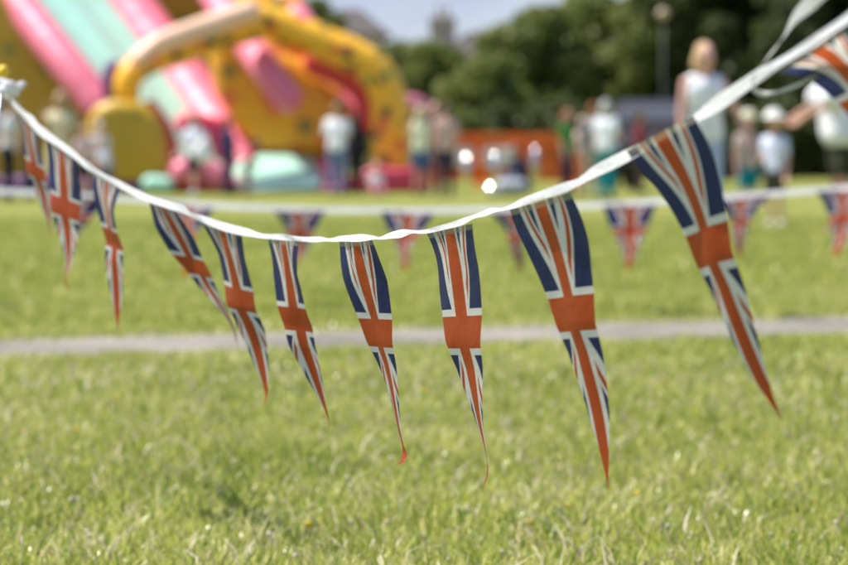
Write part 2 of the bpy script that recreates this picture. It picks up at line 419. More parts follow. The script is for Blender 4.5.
b1 = empty('bunting', P(424, 231, kx(424)), 'string of union flag pennants on twisted white tape stretched across in sharp focus', 'bunting', 'strings of flag bunting')
tape_pts = [(-60, 40, 4), (-30, 62, 4), (4, 92, 5), (14, 104, 3.5), (25, 115, 3.5), (31, 120, 5), (36, 126, 3), (41, 131, 5), (55, 141, 3.2), (72, 153, 3.6), (80, 160, 3), (88, 166, 4.8), (100, 174, 3.2),
            (119, 184, 3.8), (145, 197, 3.2), (165, 204, 3.5), (182, 209, 4.5), (190, 214, 2.8), (205, 220, 4), (225, 227, 4.5), (245, 232, 4), (262, 236, 2.6), (282, 237, 3.8),
            (300, 239, 2.8), (318, 239.5, 3.4), (328, 239.8, 2.0), (340, 238.7, 3), (356, 238, 4.4), (370, 238.3, 3.5), (378, 238, 1.8), (392, 235, 4.4), (402, 233.5, 5), (412, 232, 2.2),
            (425, 231.5, 2.6), (448, 226, 3.6), (466, 220.5, 4.2), (478, 215, 4.4), (488, 212, 5), (497, 210.5, 2.6), (510, 206.5, 3.6), (540, 195.5, 5.2), (565, 187.5, 6.2), (577, 183, 5.2), (590, 174, 8),
            (612, 163, 8.6), (634, 152.5, 9), (660, 138, 7.6), (690, 121, 7.4), (700, 114, 9), (715, 105, 10.5), (735, 92, 10.5), (755, 78, 8.5), (775, 66, 6.5), (800, 50, 6.5), (825, 34, 7), (848, 18, 7.5), (890, -12, 8), (960, -60, 8)]
ribbon('hem_tape', tape_pts, 0.021, b1, TAPE)
pennant(b1, (14, 111), (37, 133), [(33, 160.6), (42, 194), (49.6, 231), (52, 247)], twist=4, seed=1)
pennant(b1, (45.6, 138), (75, 158), [(64.5, 206), (67, 233.5), (68, 263), (65, 279), (69, 291, -0.02)], twist=10, seed=2, tipcurl=40)
pennant(b1, (92.7, 174), (119, 187), [(107, 205), (113, 243.4), (116.5, 283), (117.5, 318), (117.5, 331)], twist=12, seed=3, gather=0.002)
pennant(b1, (147.5, 201), (175, 212), [(177, 233), (195, 266.6), (215, 297), (232, 324), (238, 343), (241, 356, -0.02)], twist=16, seed=4)
pennant(b1, (200, 223), (240, 233), [(231, 266), (240, 302), (255, 344.6), (264, 384), (265, 398), (262, 408, -0.012)], twist=6, seed=5, gather=0.002)
pennant(b1, (266, 239), (297, 241.5), [(290, 282), (297, 324), (310.6, 363), (322, 398), (328.5, 421), (328, 437)], twist=10, seed=6, gather=0.003)
pennant(b1, (338, 242), (371, 240), [(363, 280), (378, 334), (390, 382), (399, 428), (404.5, 450), (404, 460, -0.012), (397, 465, -0.02)], twist=9, seed=7, gather=0.004, tipcurl=70)
pennant(b1, (425, 234), (470.5, 223.5), [(452, 248, 0.006), (455.5, 275, 0.004), (462, 327), (470, 375), (478, 420), (486, 457), (487, 475), (482, 491)], twist=-1, seed=8, gather=0.003, tipcurl=15)
pennant(b1, (508, 210), (568, 192), [(556, 252), (571, 308), (584, 358), (596, 405), (604, 450), (608.5, 489)], twist=13, seed=9, gather=0.0025)
pennant(b1, (633, 151), (700, 115), [(690, 192), (714, 260), (733, 312), (753, 362), (769, 396), (779, 415), (781, 420)], front=0.006, twist=9, seed=10, gather=0.0015)
# the last one in view is flung out sideways by the wind
pennant(b1, (775, 73), (852, 24), [(834, 59, 0.02), (864, 90, 0.03), (890, 134, 0.03), (912, 186, 0.02), (930, 244, 0.0)], twist=10, seed=12, rip=0.005, drift=0.1, label='pennant flung out sideways by the wind')
pennant(b1, (884, 0), (950, -45), [(940, 60), (975, 150), (1000, 250), (1012, 300)], twist=12, seed=13)
thin = mat('thin_loose_tape', (0.50, 0.50, 0.48), 0.6, 30, 0.1, transl=0.45)
ribbon('loose_tape_end', [(748, 80, 3, 1195), (765, 62, 5, 1205), (780, 40, 8, 1220), (795, 17, 11, 1240), (815, -2, 13, 1265), (850, -30, 13, 1300), (900, -50, 10, 1330)], 0.019, b1, thin)
ribbon('loose_thread', [(752, 88, 3.5, 1190), (762, 94, 3.5, 1195), (778, 92, 2.5, 1205), (800, 84, 2.5, 1220), (822, 71, 3, 1235), (835, 58, 3, 1250), (846, 42, 2.5, 1262)], 0.006, b1, thin)
# knot of tape round the top of the stake
kn = MB(); kc = kx(8)
for a, b_, c, r in ((2, 82, 0, 0.010), (10, 85, -0.01, 0.011), (17, 88, -0.005, 0.010), (13, 93, 0.004, 0.010), (5, 91, -0.012, 0.012), (22, 84, 0.0, 0.007)):
    q = P(a, b_, kc); kn.sphere((q.x, q.y + c, q.z), (r * 1.25, r, r * 0.8), 14, 9)
fuse(kn, 'knot', TAPE, b1, 0.002, 3)
stake_mat = mat('galvanised_rod', (0.42, 0.42, 0.42), 0.45, 40, 0.2, metal=0.8)
def stake(px, py, k, lean, label, cap=True):
    top = P(px, py, k); foot = Vector((top.x + lean, top.y + 0.03, -0.05))
    e = empty('stake', (foot.x, foot.y, 0), label, 'stake')
    s_ = MB(); s_.tube([foot, top], 0.006, 12); s_.build('rod', stake_mat, e)
    c_ = MB(); c_.sphere(top + Vector((0, 0, 0.004)), (0.0125, 0.0125, 0.0135), 16, 10); c_.tube([top + Vector((0, 0, -0.022)), top], 0.009, 14)
    c_.build('safety_cap', mat('yellow_plastic', (0.75, 0.50, 0.02), 0.35, 30, 0.12), e)
stake(3, 74, kx(8) * 0.995, -0.10, 'thin leaning rod with a yellow cap where the white tape is knotted')

# second string, across the field behind the path
b2 = empty('bunting', P(424, 208, 240), 'blurred string of union flag pennants crossing the lawn beyond the path', 'bunting', 'strings of flag bunting')
def y2(x): return float(np.interp(x, [-150, 0, 60, 220, 330, 430, 520, 600, 700, 848, 1000], [184, 191, 194, 206, 210, 210.5, 209, 205, 199, 188, 176]))
def k2(x): return 238 + (x - 424) * 0.012
ribbon('hem_tape', [(x, y2(x), 3.2, k2(x)) for x in range(-150, 1001, 25)], 0.036, b2, TAPE, lay=True)
for i, (xc, tx, ty, half) in enumerate([(-30, -28, 262, 24), (74, 68, 250, 24), (188, 184, 276, 24), (298, 301, 268, 24.5), (408, 403, 275, 24.5), (514, 517, 272, 23.5), (630, 631, 272, 24.5), (742, 738, 262, 24), (843, 841, 256, 24), (950, 948, 240, 24)]):
    half *= 1.13; L, R = (xc - half, y2(xc - half) + 1), (xc + half, y2(xc + half) + 1); ym = (L[1] + R[1]) / 2
    cen = [(xc + (tx - xc) * 0.3, ym + (ty - ym) * 0.33), (xc + (tx - xc) * 0.7, ym + (ty - ym) * 0.66, 0.02), (tx + (6, -3, 2, -7, 4)[i % 5], ty + (0, -3, 2)[i % 3], 0.03 + 0.03 * (i % 3))]
    pennant(b2, L, R, cen, k2(L[0]) - (4 if i % 2 else -3), k2(R[0]) + (3 if i % 2 else -4), twist=(-24, 10, 26, -10, 18, -30, 4)[i % 7], seed=40 + i, drift=0.0, flag=FLAG_SHADED)

# ------------------------------------------------------------------ inflatable slide
inf = empty('inflatable_slide', P(220, 192, 50).xy.to_3d(), 'giant pink, mint and yellow inflatable slide with a rounded yellow arch in front', 'bouncy slide')
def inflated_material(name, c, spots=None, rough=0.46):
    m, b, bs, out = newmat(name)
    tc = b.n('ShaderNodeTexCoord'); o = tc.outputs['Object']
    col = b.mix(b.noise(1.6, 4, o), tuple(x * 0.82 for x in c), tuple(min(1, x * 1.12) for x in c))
    if spots:
        for sc_, th, sc_col in spots:
            v = b.n('ShaderNodeTexVoronoi'); v.inputs['Scale'].default_value = sc_; b.l(o, v.inputs['Vector'])
            col = b.mix(b.m('LESS_THAN', v.outputs['Distance'], th), col, sc_col)
    b.l(col, bs.inputs['Base Color']); bs.inputs['Roughness'].default_value = rough
    bp = b.n('ShaderNodeBump'); bp.inputs['Strength'].default_value = 0.35; bp.inputs['Distance'].default_value = 0.06
    b.l(b.noise(3.5, 3, o), bp.inputs['Height']); b.l(bp.outputs[0], bs.inputs['Normal'])
    return m
PINK = inflated_material('pink_vinyl', (0.78, 0.19, 0.27)); RED = inflated_material('red_vinyl', (0.62, 0.04, 0.05))
MINT = inflated_material('mint_vinyl', (0.40, 0.70, 0.56)); PURPLE = inflated_material('purple_vinyl', (0.12, 0.025, 0.15))
GOLD = inflated_material('gold_vinyl', (0.80, 0.36, 0.012), [(1.3, 0.30, (0.70, 0.16, 0.03)), (1.05, 0.26, (0.30, 0.20, 0.03))])
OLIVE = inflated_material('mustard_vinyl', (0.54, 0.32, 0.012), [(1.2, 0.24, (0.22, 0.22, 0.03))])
YELLOW = inflated_material('yellow_vinyl', (0.92, 0.47, 0.02), [(2.2, 0.30, (0.72, 0.12, 0.03)), (2.8, 0.30, (0.02, 0.04, 0.03)), (1.5, 0.19, (0.20, 0.30, 0.05))])
HIGHLIGHT = inflated_material('painted_highlight', (0.90, 0.58, 0.40))  # pale tone of the sun highlight painted along the arch
CORAL = inflated_material('coral_vinyl', (0.62, 0.045, 0.10))
def lobed(name, pts, r, material, seams=0.62, n=18, depth=0.022):
    """an inflated tube pinched at its seams; pts are (x, y, k), r in metres (number or one per point)"""
    rr = r if hasattr(r, '__len__') else [r] * len(pts)
    rows = [(*P(*q), q_r) for q, q_r in zip(pts, rr)]
    ln = sum((Vector(rows[i + 1][:3]) - Vector(rows[i][:3])).length for i in range(len(rows) - 1))
    m_ = max(12, int(ln / 0.07)); S = spline(rows, m_)
    rad = [s_[3] * (1 - depth + depth * abs(math.sin(math.pi * ln * i / m_ / seams)) ** 0.5) for i, s_ in enumerate(S)]
    mb = MB(); mb.tube([Vector(s_[:3]) for s_ in S], rad, n, round_ends=True)
    return mb.build(name, material, inf)
def slab(name, poly, k, depth, material, bevel=0.25, back=(0, 1, 0), slope=0.0):
    mb = MB(); mb.prism([P(x, y, k - (191 - y) * slope) for x, y in poly], Vector(back) * depth)
    return mb.build(name, material, inf, mods=[('BEVEL', dict(width=bevel, segments=5, limit_method='ANGLE', angle_limit=math.radians(50)))])
# big slide: two fat pink rails, a mint bed between them, a mustard flank
lobed('slide_rail', [(-72, -100, 47.5), (10, -6, 49), (60, 56, 50), (92, 96, 50.4), (134, 148, 50.7)], 0.37, PINK)
lobed('slide_rail', [(40, -110, 45), (128, 8, 46.5), (185, 84, 47.6), (222, 138, 48.5), (240, 176, 49.2)], 0.58, PINK)
bed = MB(); rows = []
la = spline([tuple(P(*q)) for q in [(-72, -95, 47.5), (10, -1, 49), (60, 61, 50), (92, 101, 50.6), (150, 173, 51.5)]], 40)
lb = spline([tuple(P(*q)) for q in [(40, -105, 45), (128, 13, 46.5), (185, 89, 47.6), (222, 143, 48.5), (240, 180, 49.2)]], 40)
for i in range(40):
    for j in range(13):
        t = j / 12; q = Vector(la[i]) * (1 - t) + Vector(lb[i]) * t
        rows.append(q + Vector((0.1, -0.1, 0.06)) * abs(math.sin(t * math.pi * 3)))
bed.add(rows, [(i * 13 + j, (i + 1) * 13 + j, (i + 1) * 13 + j + 1, i * 13 + j + 1) for i in range(39) for j in range(12)])
bed.build('slide_bed', MINT, inf, mods=[('SOLIDIFY', dict(thickness=0.25, offset=-1))])
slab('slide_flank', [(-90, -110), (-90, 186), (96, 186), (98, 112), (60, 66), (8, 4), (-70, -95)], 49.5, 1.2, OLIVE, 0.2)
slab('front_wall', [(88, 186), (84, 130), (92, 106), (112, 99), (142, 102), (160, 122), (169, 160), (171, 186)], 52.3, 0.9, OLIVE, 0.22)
lobed('wall_trim', [(150, 108, 51.2), (166, 132, 51.3), (175, 168, 51.4), (177, 184, 51.4)], 0.17, RED)
lobed('base_roll', [(88, 185, 52.2), (130, 187, 52.2), (150, 187, 52.2)], 0.13, PURPLE)
lobed('base_roll', [(150, 184, 52.4), (166, 185, 52.4)], 0.17, MINT)
lobed('base_roll', [(182, 172, 52.4), (200, 168, 52.2), (216, 178, 52.2)], 0.25, PINK)
# climbing side: gold wall swooping down between two pink rails
slab('climbing_wall', [(206, 48), (214, 92), (238, 132), (262, 154), (352, 158), (354, 108), (330, 84), (296, 58), (250, 36), (222, 34)], 49.3, 1.6, GOLD, 0.32)
lobed('climbing_rail', [(170, -80, 46.5), (222, 8, 48), (262, 64, 49.8), (288, 98, 50.2)], 0.30, PINK)
lobed('climbing_rail', [(240, -70, 45.8), (290, 10, 47), (335, 76, 48.4), (372, 120, 49)], 0.33, PINK)
steps = MB()
for i in range(9):
    t = i / 8; a = P(180, -70, 46).lerp(P(292, 92, 49), t); c_ = P(238, -74, 45.6).lerp(P(352, 98, 48.6), t)
    steps.tube([a, c_], 0.30, 14, round_ends=True)
fuse(steps, 'climbing_steps', GOLD, inf, 0.05, 3)
slab('shade_filler_wall', [(90, -90), (110, 186), (300, 186), (340, 90), (270, -90)], 45.2, 0.8, OLIVE, 0.2)  # added filler: darker vinyl stands in for the shaded gap between rails
# arch in front
lobed('arch', [(127, 97, 51.2), (129, 78, 51.2), (148, 61, 51), (200, 43, 50.6), (245, 28, 50.2), (268, 22, 50), (315, 40, 50), (355, 57, 50), (378, 75, 50), (389, 100, 50), (391, 130, 50), (391, 164, 50)],
      [0.25, 0.27, 0.30, 0.31, 0.33, 0.35, 0.35, 0.36, 0.37, 0.38, 0.40, 0.40], YELLOW)
lobed('arch_highlight_strip', [(137, 60, 51.6), (160, 43, 51.4), (205, 27, 51.0), (250, 11, 50.7)], [0.16, 0.2, 0.22, 0.22], HIGHLIGHT)  # sun highlight on the beam, painted as a pale tube
lobed('arch_lining', [(318, 62, 49.4), (345, 74, 49.4), (366, 92, 49.4), (374, 118, 49.4)], 0.32, RED)
lobed('arch_end', [(113, 68, 51), (112, 82, 51), (113, 96, 51)], [0.17, 0.20, 0.18], PURPLE)
lobed('side_roll', [(398, 106, 49.5), (412, 104, 49), (422, 108, 48.6)], 0.20, PINK)
lobed('side_roll', [(418, 112, 48.4), (428, 118, 48)], 0.18, PURPLE)
# landing mats
lobed('base_roll', [(176, 183, 50.6), (230, 184, 50.6), (300, 184, 50.4), (366, 184, 50.4)], 0.17, CORAL)
lobed('base_roll', [(4, 184, 50.9), (50, 184, 51), (90, 184, 51)], 0.17, PURPLE)
slab('landing_mat', [(236, 190), (232, 172), (240, 157), (280, 153), (308, 158), (322, 176), (322, 190)], 51.4, 2.0, MINT, 0.14, slope=0.055)
slab('landing_mat', [(318, 191), (314, 160), (326, 156), (336, 164), (340, 191)], 51.0, 1.8, PINK, 0.12, slope=0.055)
slab('base_mat', [(358, 192), (360, 172), (374, 166), (398, 169), (412, 166), (428, 178), (430, 192)], 51.1, 1.2, CORAL, 0.10, slope=0.0)
slab('base_mat', [(172, 190), (174, 120), (186, 108), (226, 120), (236, 190)], 49.4, 0.5, CORAL, 0.2)

# ------------------------------------------------------------------ people
SKIN = [mat('fair_skin', (0.62, 0.36, 0.26), 0.55, 12, 0.08), mat('tanned_skin', (0.47, 0.25, 0.16), 0.55, 12, 0.08), mat('pink_skin', (0.68, 0.38, 0.31), 0.55, 12, 0.08)]
def cloth(name, c): return mat(name, c, 0.85, 9, 0.14, bump=0.4, spec=0.15)
EYEM = mat('dark_eye', (0.03, 0.025, 0.02), 0.2); LIP = mat('lip', (0.42, 0.13, 0.12), 0.5)

DOWN = ((0.045, 0.0, -0.29), (0.055, -0.06, -0.54)); BENT = ((0.06, 0.03, -0.28), (-0.02, -0.22, -0.30)); FWD = ((0.04, -0.17, -0.22), (0.0, -0.40, -0.30))
HIPS = ((0.12, 0.07, -0.26), (0.05, -0.06, -0.42)); OUT = ((0.13, -0.03, -0.25), (0.20, -0.12, -0.46)); UP = ((0.10, -0.12, -0.12), (0.0, -0.22, 0.10))
def person(label, px, k, height, face, top, bottom, hair, skin=0, arms=(DOWN, DOWN), lean=0.0, sit=False, stride=0.0, head=1.0, shoes=(0.08, 0.07, 0.06), hat=None, group='people at the fete', turn=0.0, loose=0.0):
    """one figure; it faces the camera at face = 0. top = (colour name, rgb, sleeve), bottom = (name, rgb, 'long' | 'shorts' | 'skirt'), hair = (name, rgb, style)"""
    base = P(px, 159 + EYE * k, k); base.z = 0
    e = empty('person', base, label, 'person', group)
    s = height / 1.75; Rz = Matrix.Rotation(face, 4, 'Z'); drop = -0.74 if sit else 0.0
    def W(q, upper=False, hd=False):
        v = Vector(q)
        if hd:
            v = Vector((v.x, v.y, v.z - 1.50)) * head
            v = Matrix.Rotation(turn, 4, 'Z') @ v; v.z += 1.50
        if upper:
            v = Vector((v.x, v.y, v.z - 0.95)); v = Matrix.Rotation(lean, 4, 'X') @ v; v.z += 0.95
        v.z += drop
        return base + (Rz @ v) * s
    fig = MB()
    def cap(mb, a, b_, ra, rb, up=True, grow=0.0): mb.cone(W(a, up), W(b_, up), (ra + grow) * s, (rb + grow) * s)
    def torso(mb, gr, zlo=0.93, zhi=1.40):
        for sx in (-1, 1):
            cap(mb, (sx * 0.075, 0, zlo), (sx * 0.06, 0, 1.12), 0.100, 0.088, True, gr)
            cap(mb, (sx * 0.06, 0, 1.12), (sx * 0.085, 0, 1.31), 0.088, 0.098, True, gr)
            cap(mb, (sx * 0.085, 0, 1.31), (sx * 0.11, 0.01, zhi), 0.096, 0.060, True, gr)
        cap(mb, (0, 0, 1.0), (0, 0, 1.36), 0.09, 0.085, True, gr)
    def legpts(sx):
        if sit:
            return (sx * 0.09, 0, 0.92), (sx * 0.17, -0.36, 1.06), (sx * 0.13, -0.52, 0.80), (sx * 0.14, -0.68, 0.775)
        st = stride * sx
        return (sx * 0.09, 0, 0.92), (sx * 0.10, -0.02 - st * 0.5, 0.50), (sx * 0.10, 0.03 - st, 0.085 + max(0, -st) * 0.12), (sx * 0.115, -0.11 - st, 0.035 + max(0, -st) * 0.05)
    torso(fig, 0.0)
    arm_pts = {}
    for i, sx in enumerate((-1, 1)):
        h, kn_, an, toe = legpts(sx)
        cap(fig, h, kn_, 0.083, 0.055, False); cap(fig, kn_, an, 0.054, 0.036, False)
        cap(fig, (an[0], an[1] + 0.01, an[2] - 0.035), toe, 0.042, 0.034, False)
        sh = Vector((sx * 0.175, 0.01, 1.395)); el = sh + Vector((sx * arms[i][0][0], arms[i][0][1], arms[i][0][2])); wr = sh + Vector((sx * arms[i][1][0], arms[i][1][1], arms[i][1][2]))
        arm_pts[sx] = (sh, el, wr)
        cap(fig, sh, el, 0.052, 0.039); cap(fig, el, wr, 0.038, 0.026)
        d = (wr - el).normalized(); sd = d.cross(Vector((0, 1, 0.2))).normalized(); nn = d.cross(sd).normalized()
        pal = wr + d * 0.075
        for t in (-0.026, -0.009, 0.009, 0.026): cap(fig, wr + sd * t * 0.5, pal + sd * t, 0.016, 0.013)
        for t, ln in ((-0.028, 0.060), (-0.009, 0.078), (0.010, 0.072), (0.028, 0.054)):
            a = pal + sd * t; m1 = a + d * ln * 0.55 + nn * 0.008 + sd * t * 0.15; m2 = m1 + d * ln * 0.35 + nn * 0.024
            cap(fig, a, m1, 0.0095, 0.0088); cap(fig, m1, m2, 0.0088, 0.0078)
        th = wr + d * 0.022 - sd * 0.024
        cap(fig, th, th + d * 0.034 - sd * 0.022 + nn * 0.01, 0.0125, 0.011); cap(fig, th + d * 0.034 - sd * 0.022 + nn * 0.01, th + d * 0.064 - sd * 0.024 + nn * 0.022, 0.0105, 0.009)
    cap(fig, (0, 0.005, 1.42), (0, -0.005, 1.56), 0.058, 0.052)
    def hsph(mb, q, r, g=0.0):
        c = W(q, True, True); rr = tuple((x * head + g) * s for x in r)
        mb.sphere(c, rr, 18, 12, rot=(Rz @ Matrix.Rotation(lean, 4, 'X') @ Matrix.Rotation(turn, 4, 'Z')).to_3x3())
    hsph(fig, (0, -0.012, 1.645), (0.074, 0.094, 0.112)); hsph(fig, (0, -0.040, 1.578), (0.052, 0.054, 0.052))
    hsph(fig, (0, -0.112, 1.628), (0.013, 0.017, 0.024)); hsph(fig, (0.078, 0.0, 1.63), (0.010, 0.020, 0.030)); hsph(fig, (-0.078, 0.0, 1.63), (0.010, 0.020, 0.030))
    fuse(fig, 'body', SKIN[skin], e, 0.0088 * s + 0.001, 3)
    for sx in (-1, 1):
        q = MB(); hsph(q, (sx * 0.030, -0.097, 1.648), (0.011, 0.008, 0.007)); q.build('eye', EYEM, e)
    q = MB(); hsph(q, (0, -0.092, 1.577), (0.022, 0.008, 0.007)); q.build('mouth', LIP, e)
    # top
    tname, tcol, sleeve = top
    t_ = MB(); torso(t_, 0.016 + loose, 0.92, 1.40)
    for sx in (-1, 1):
        sh, el, wr = arm_pts[sx]
        if sleeve == 'short': cap(t_, sh, sh.lerp(el, 0.72), 0.066 + loose * 0.5, 0.060 + loose * 0.6)
        elif sleeve == 'long': cap(t_, sh, el, 0.066, 0.052); cap(t_, el, el.lerp(wr, 0.93), 0.052, 0.038)
    o = fuse(t_, {'none': 'vest_top', 'short': 't_shirt', 'long': 'jacket'}[sleeve], cloth(tname, tcol), e, 0.012, 4)
    # trousers, shorts
    bname, bcol, cut = bottom
    t_ = MB()
    for sx in (-1, 1):
        h, kn_, an, toe = legpts(sx)
        cap(t_, (sx * 0.075, 0, 0.93), h, 0.115, 0.105, False); cap(t_, (sx * 0.075, 0, 1.0), (sx * 0.075, 0, 0.93), 0.105, 0.112, False)
        if cut == 'shorts': cap(t_, h, Vector(h).lerp(Vector(kn_), 0.8), 0.108, 0.088, False)
        elif cut == 'skirt': cap(t_, h, Vector(h).lerp(Vector(kn_), 0.95), 0.115, 0.13, False); cap(t_, (0, 0, 0.9), (0, -0.01, 0.55), 0.12, 0.13, False)
        else: cap(t_, h, kn_, 0.103, 0.074, False); cap(t_, kn_, Vector(kn_).lerp(Vector(an), 0.94), 0.072, 0.058, False)
    fuse(t_, {'shorts': 'shorts', 'skirt': 'skirt', 'long': 'trousers'}[cut], cloth(bname, bcol), e, 0.012, 4)
    for sx in (-1, 1):
        h, kn_, an, toe = legpts(sx); t_ = MB()
        cap(t_, (an[0], an[1] + 0.02, an[2] - 0.03), toe, 0.050, 0.042, False); cap(t_, (an[0], an[1] + 0.01, an[2] - 0.03), (an[0], an[1], an[2] + 0.01), 0.048, 0.044, False)
        o = fuse(t_, 'shoe', cloth('shoe_%02d%02d%02d' % tuple(int(x * 99) for x in shoes), shoes), e, 0.010, 2)
        zmin = min(v.co.z for v in o.data.vertices) + o.location.z
        for v in o.data.vertices: v.co.z = max(v.co.z, 0.002 - (o.matrix_parent_inverse.translation.z + o.location.z + e.location.z))
    # hair
    if hair:
        hname, hcol, style = hair
        t_ = MB(); hsph(t_, (0, 0.016, 1.672), (0.083, 0.092, 0.100)); hsph(t_, (0, 0.045, 1.63), (0.078, 0.070, 0.095))
        if style in ('long', 'bob'):
            lo_ = 1.40 if style == 'long' else 1.53
            for sx in (-0.06, 0.0, 0.06): hsph(t_, (sx, 0.05, (1.62 + lo_) / 2), (0.042, 0.046, (1.66 - lo_) / 2 + 0.02))
            for sx in (-1, 1): hsph(t_, (sx * 0.074, 0.01, 1.60), (0.026, 0.052, 0.085))
        elif style == 'tied': hsph(t_, (0, 0.125, 1.66), (0.035, 0.045, 0.04))
        fuse(t_, 'hair', mat(hname, hcol, 0.5, 40, 0.3, bump=0.6), e, 0.010, 2)
    if hat:
        t_ = MB(); hsph(t_, (0, 0.0, 1.715), (0.098, 0.112, 0.075)); hsph(t_, (0, 0.0, 1.69), (0.150, 0.165, 0.016))
        fuse(t_, 'sun_hat', cloth('hat_' + tname, hat), e, 0.010, 2)
    return e

WHITE = ('white_cotton', (0.86, 0.86, 0.88)); NAVY = ('navy_cloth', (0.022, 0.028, 0.06)); BLACK = ('black_cloth', (0.014, 0.014, 0.018)); DENIM = ('blue_denim', (0.10, 0.15, 0.30)); PALE = ('pale_denim', (0.42, 0.50, 0.68))
BLONDE = ('blonde_hair', (0.62, 0.42, 0.20)); BROWN = ('brown_hair', (0.10, 0.05, 0.025)); DARK = ('dark_hair', (0.025, 0.018, 0.014)); GREY = ('grey_hair', (0.55, 0.53, 0.50)); GINGER = ('ginger_hair', (0.30, 0.11, 0.03))
R = math.radians
person('blonde woman in a white vest top and pale jeans reaching down towards a child', 704, 115, 1.66, R(18), (*WHITE, 'none'), (*PALE, 'long'), (*BLONDE, 'bob'), 2, (DOWN, OUT), 0.02, shoes=(0.6, 0.58, 0.55), turn=R(10))
person('small child in a white sun hat, white top and dark shorts', 775, 104, 1.06, R(-35), ('child_white_top', (0.66, 0.70, 0.84), 'short'), ('olive_cloth', (0.05, 0.05, 0.03), 'shorts'), (*BLONDE, 'short'), 0, (BENT, DOWN), 0.05, head=1.35, hat=(0.82, 0.81, 0.76), shoes=(0.75, 0.75, 0.75))
person('man in a loose white shirt and dark shorts reaching towards the child', 842, 116, 1.72, R(-80), ('loose_white_shirt', (0.84, 0.84, 0.90), 'short'), ('dark_khaki', (0.045, 0.045, 0.028), 'shorts'), (*BROWN, 'short'), 1, (FWD, FWD), 0.18, loose=0.065, shoes=(0.25, 0.17, 0.10))
person('child in a cream hat and teal shorts standing behind the blonde woman', 748, 92, 1.12, R(20), ('cream_top', (0.52, 0.40, 0.36), 'short'), ('teal_cloth', (0.01, 0.22, 0.26), 'shorts'), (*BROWN, 'short'), 2, (DOWN, BENT), 0.0, head=1.3, hat=(0.60, 0.58, 0.42))
person('grey haired person in a white top and teal trousers', 606, 62, 1.60, R(150), ('white_blouse', (0.76, 0.79, 0.82), 'short'), ('teal_trousers', (0.01, 0.25, 0.26), 'long'), (*GREY, 'bob'), 2, (BENT, DOWN))
person('person in a grey jacket standing beside the one in teal trousers', 593, 58, 1.62, R(170), ('grey_cloth', (0.22, 0.21, 0.22), 'long'), ('stone_cloth', (0.36, 0.32, 0.24), 'long'), (*GINGER, 'short'), 0)
person('person in a green top and navy trousers by the orange barriers', 567, 57, 1.52, R(60), ('green_cloth', (0.05, 0.24, 0.04), 'short'), (*NAVY, 'long'), (*GINGER, 'long'), 2, (DOWN, BENT))
person('person in a beige and rust top next to the one in green', 583, 55, 1.40, R(-30), ('beige_cloth', (0.58, 0.42, 0.33), 'short'), ('rust_cloth', (0.35, 0.10, 0.04), 'skirt'), (*BLONDE, 'short'), 2, (BENT, BENT), head=1.1)
person('person in a dark jacket and blue jeans sitting on the grass', 524, 56, 1.65, R(-55), ('navy_jacket', (0.018, 0.02, 0.05), 'long'), (*DENIM, 'long'), (*DARK, 'short'), 1, (FWD, FWD), 0.3, sit=True)
person('blonde woman in a lemon top and denim shorts beside the arch', 421, 56, 1.60, R(165), ('lemon_top', (0.74, 0.76, 0.52), 'none'), (*DENIM, 'shorts'), ('pale_blonde_hair', (0.68, 0.60, 0.34), 'long'), 1, (DOWN, BENT))
person('person in a pale pink top and navy trousers near the orange barriers', 446, 58, 1.62, R(195), ('pale_pink_top', (0.66, 0.44, 0.38), 'none'), (*NAVY, 'long'), (*BROWN, 'tied'), 2, (BENT, DOWN))
person('man in a white shirt and blue jeans in front of the landing mat', 337, 56, 1.66, R(165), (*WHITE, 'short'), ('washed_denim', (0.17, 0.23, 0.40), 'long'), ('sandy_hair', (0.35, 0.22, 0.10), 'short'), 1, (BENT, BENT), 0.05)
person('person dressed all in black beside the man in jeans', 356, 54, 1.50, R(150), (*BLACK, 'long'), ('black_trousers', (0.012, 0.012, 0.014), 'long'), (*DARK, 'long'), 0)
person('slim person in navy standing by the mint landing mat', 228, 55, 1.42, R(120), ('navy_top', (0.02, 0.025, 0.075), 'long'), ('navy_leggings', (0.025, 0.028, 0.06), 'long'), (*DARK, 'short'), 1, (DOWN, BENT))
person('child in a white top and black shorts in front of the pink slide', 194, 57, 1.44, R(-40), ('pale_grey_top', (0.62, 0.66, 0.76), 'short'), ('black_shorts', (0.012, 0.012, 0.014), 'shorts'), ('light_brown_hair', (0.35, 0.24, 0.14), 'short'), 2, (OUT, BENT), stride=0.12, head=1.12, shoes=(0.6, 0.6, 0.6))
person('child in white leaning by the mustard front wall', 100, 60, 1.26, R(30), ('white_tee', (0.72, 0.73, 0.78), 'short'), ('charcoal_cloth', (0.03, 0.03, 0.04), 'long'), ('silver_hair', (0.5, 0.48, 0.46), 'short'), 2, (BENT, DOWN), head=1.15)
person('small child in a pale blue top squatting low by the wall', 109, 64, 0.98, R(-60), ('pale_blue_top', (0.62, 0.68, 0.86), 'short'), ('grey_shorts', (0.10, 0.10, 0.13), 'shorts'), ('fair_hair', (0.60, 0.54, 0.46), 'short'), 2, (FWD, FWD), 0.35, head=1.35)
person('person in a cream dress with pale hair close to the slide flank', 60, 66, 1.66, R(-15), ('cream_dress', (0.60, 0.54, 0.36), 'short'), ('cream_skirt', (0.58, 0.52, 0.34), 'skirt'), ('cream_blonde_hair', (0.60, 0.52, 0.30), 'bob'), 1, (UP, BENT))
person('child in a pink and white top next to the cream dress', 84, 62, 1.18, R(40), ('blush_top', (0.68, 0.50, 0.50), 'short'), ('navy_shorts', (0.02, 0.022, 0.04), 'shorts'), (*BROWN, 'short'), 0, (BENT, BENT), head=1.2)
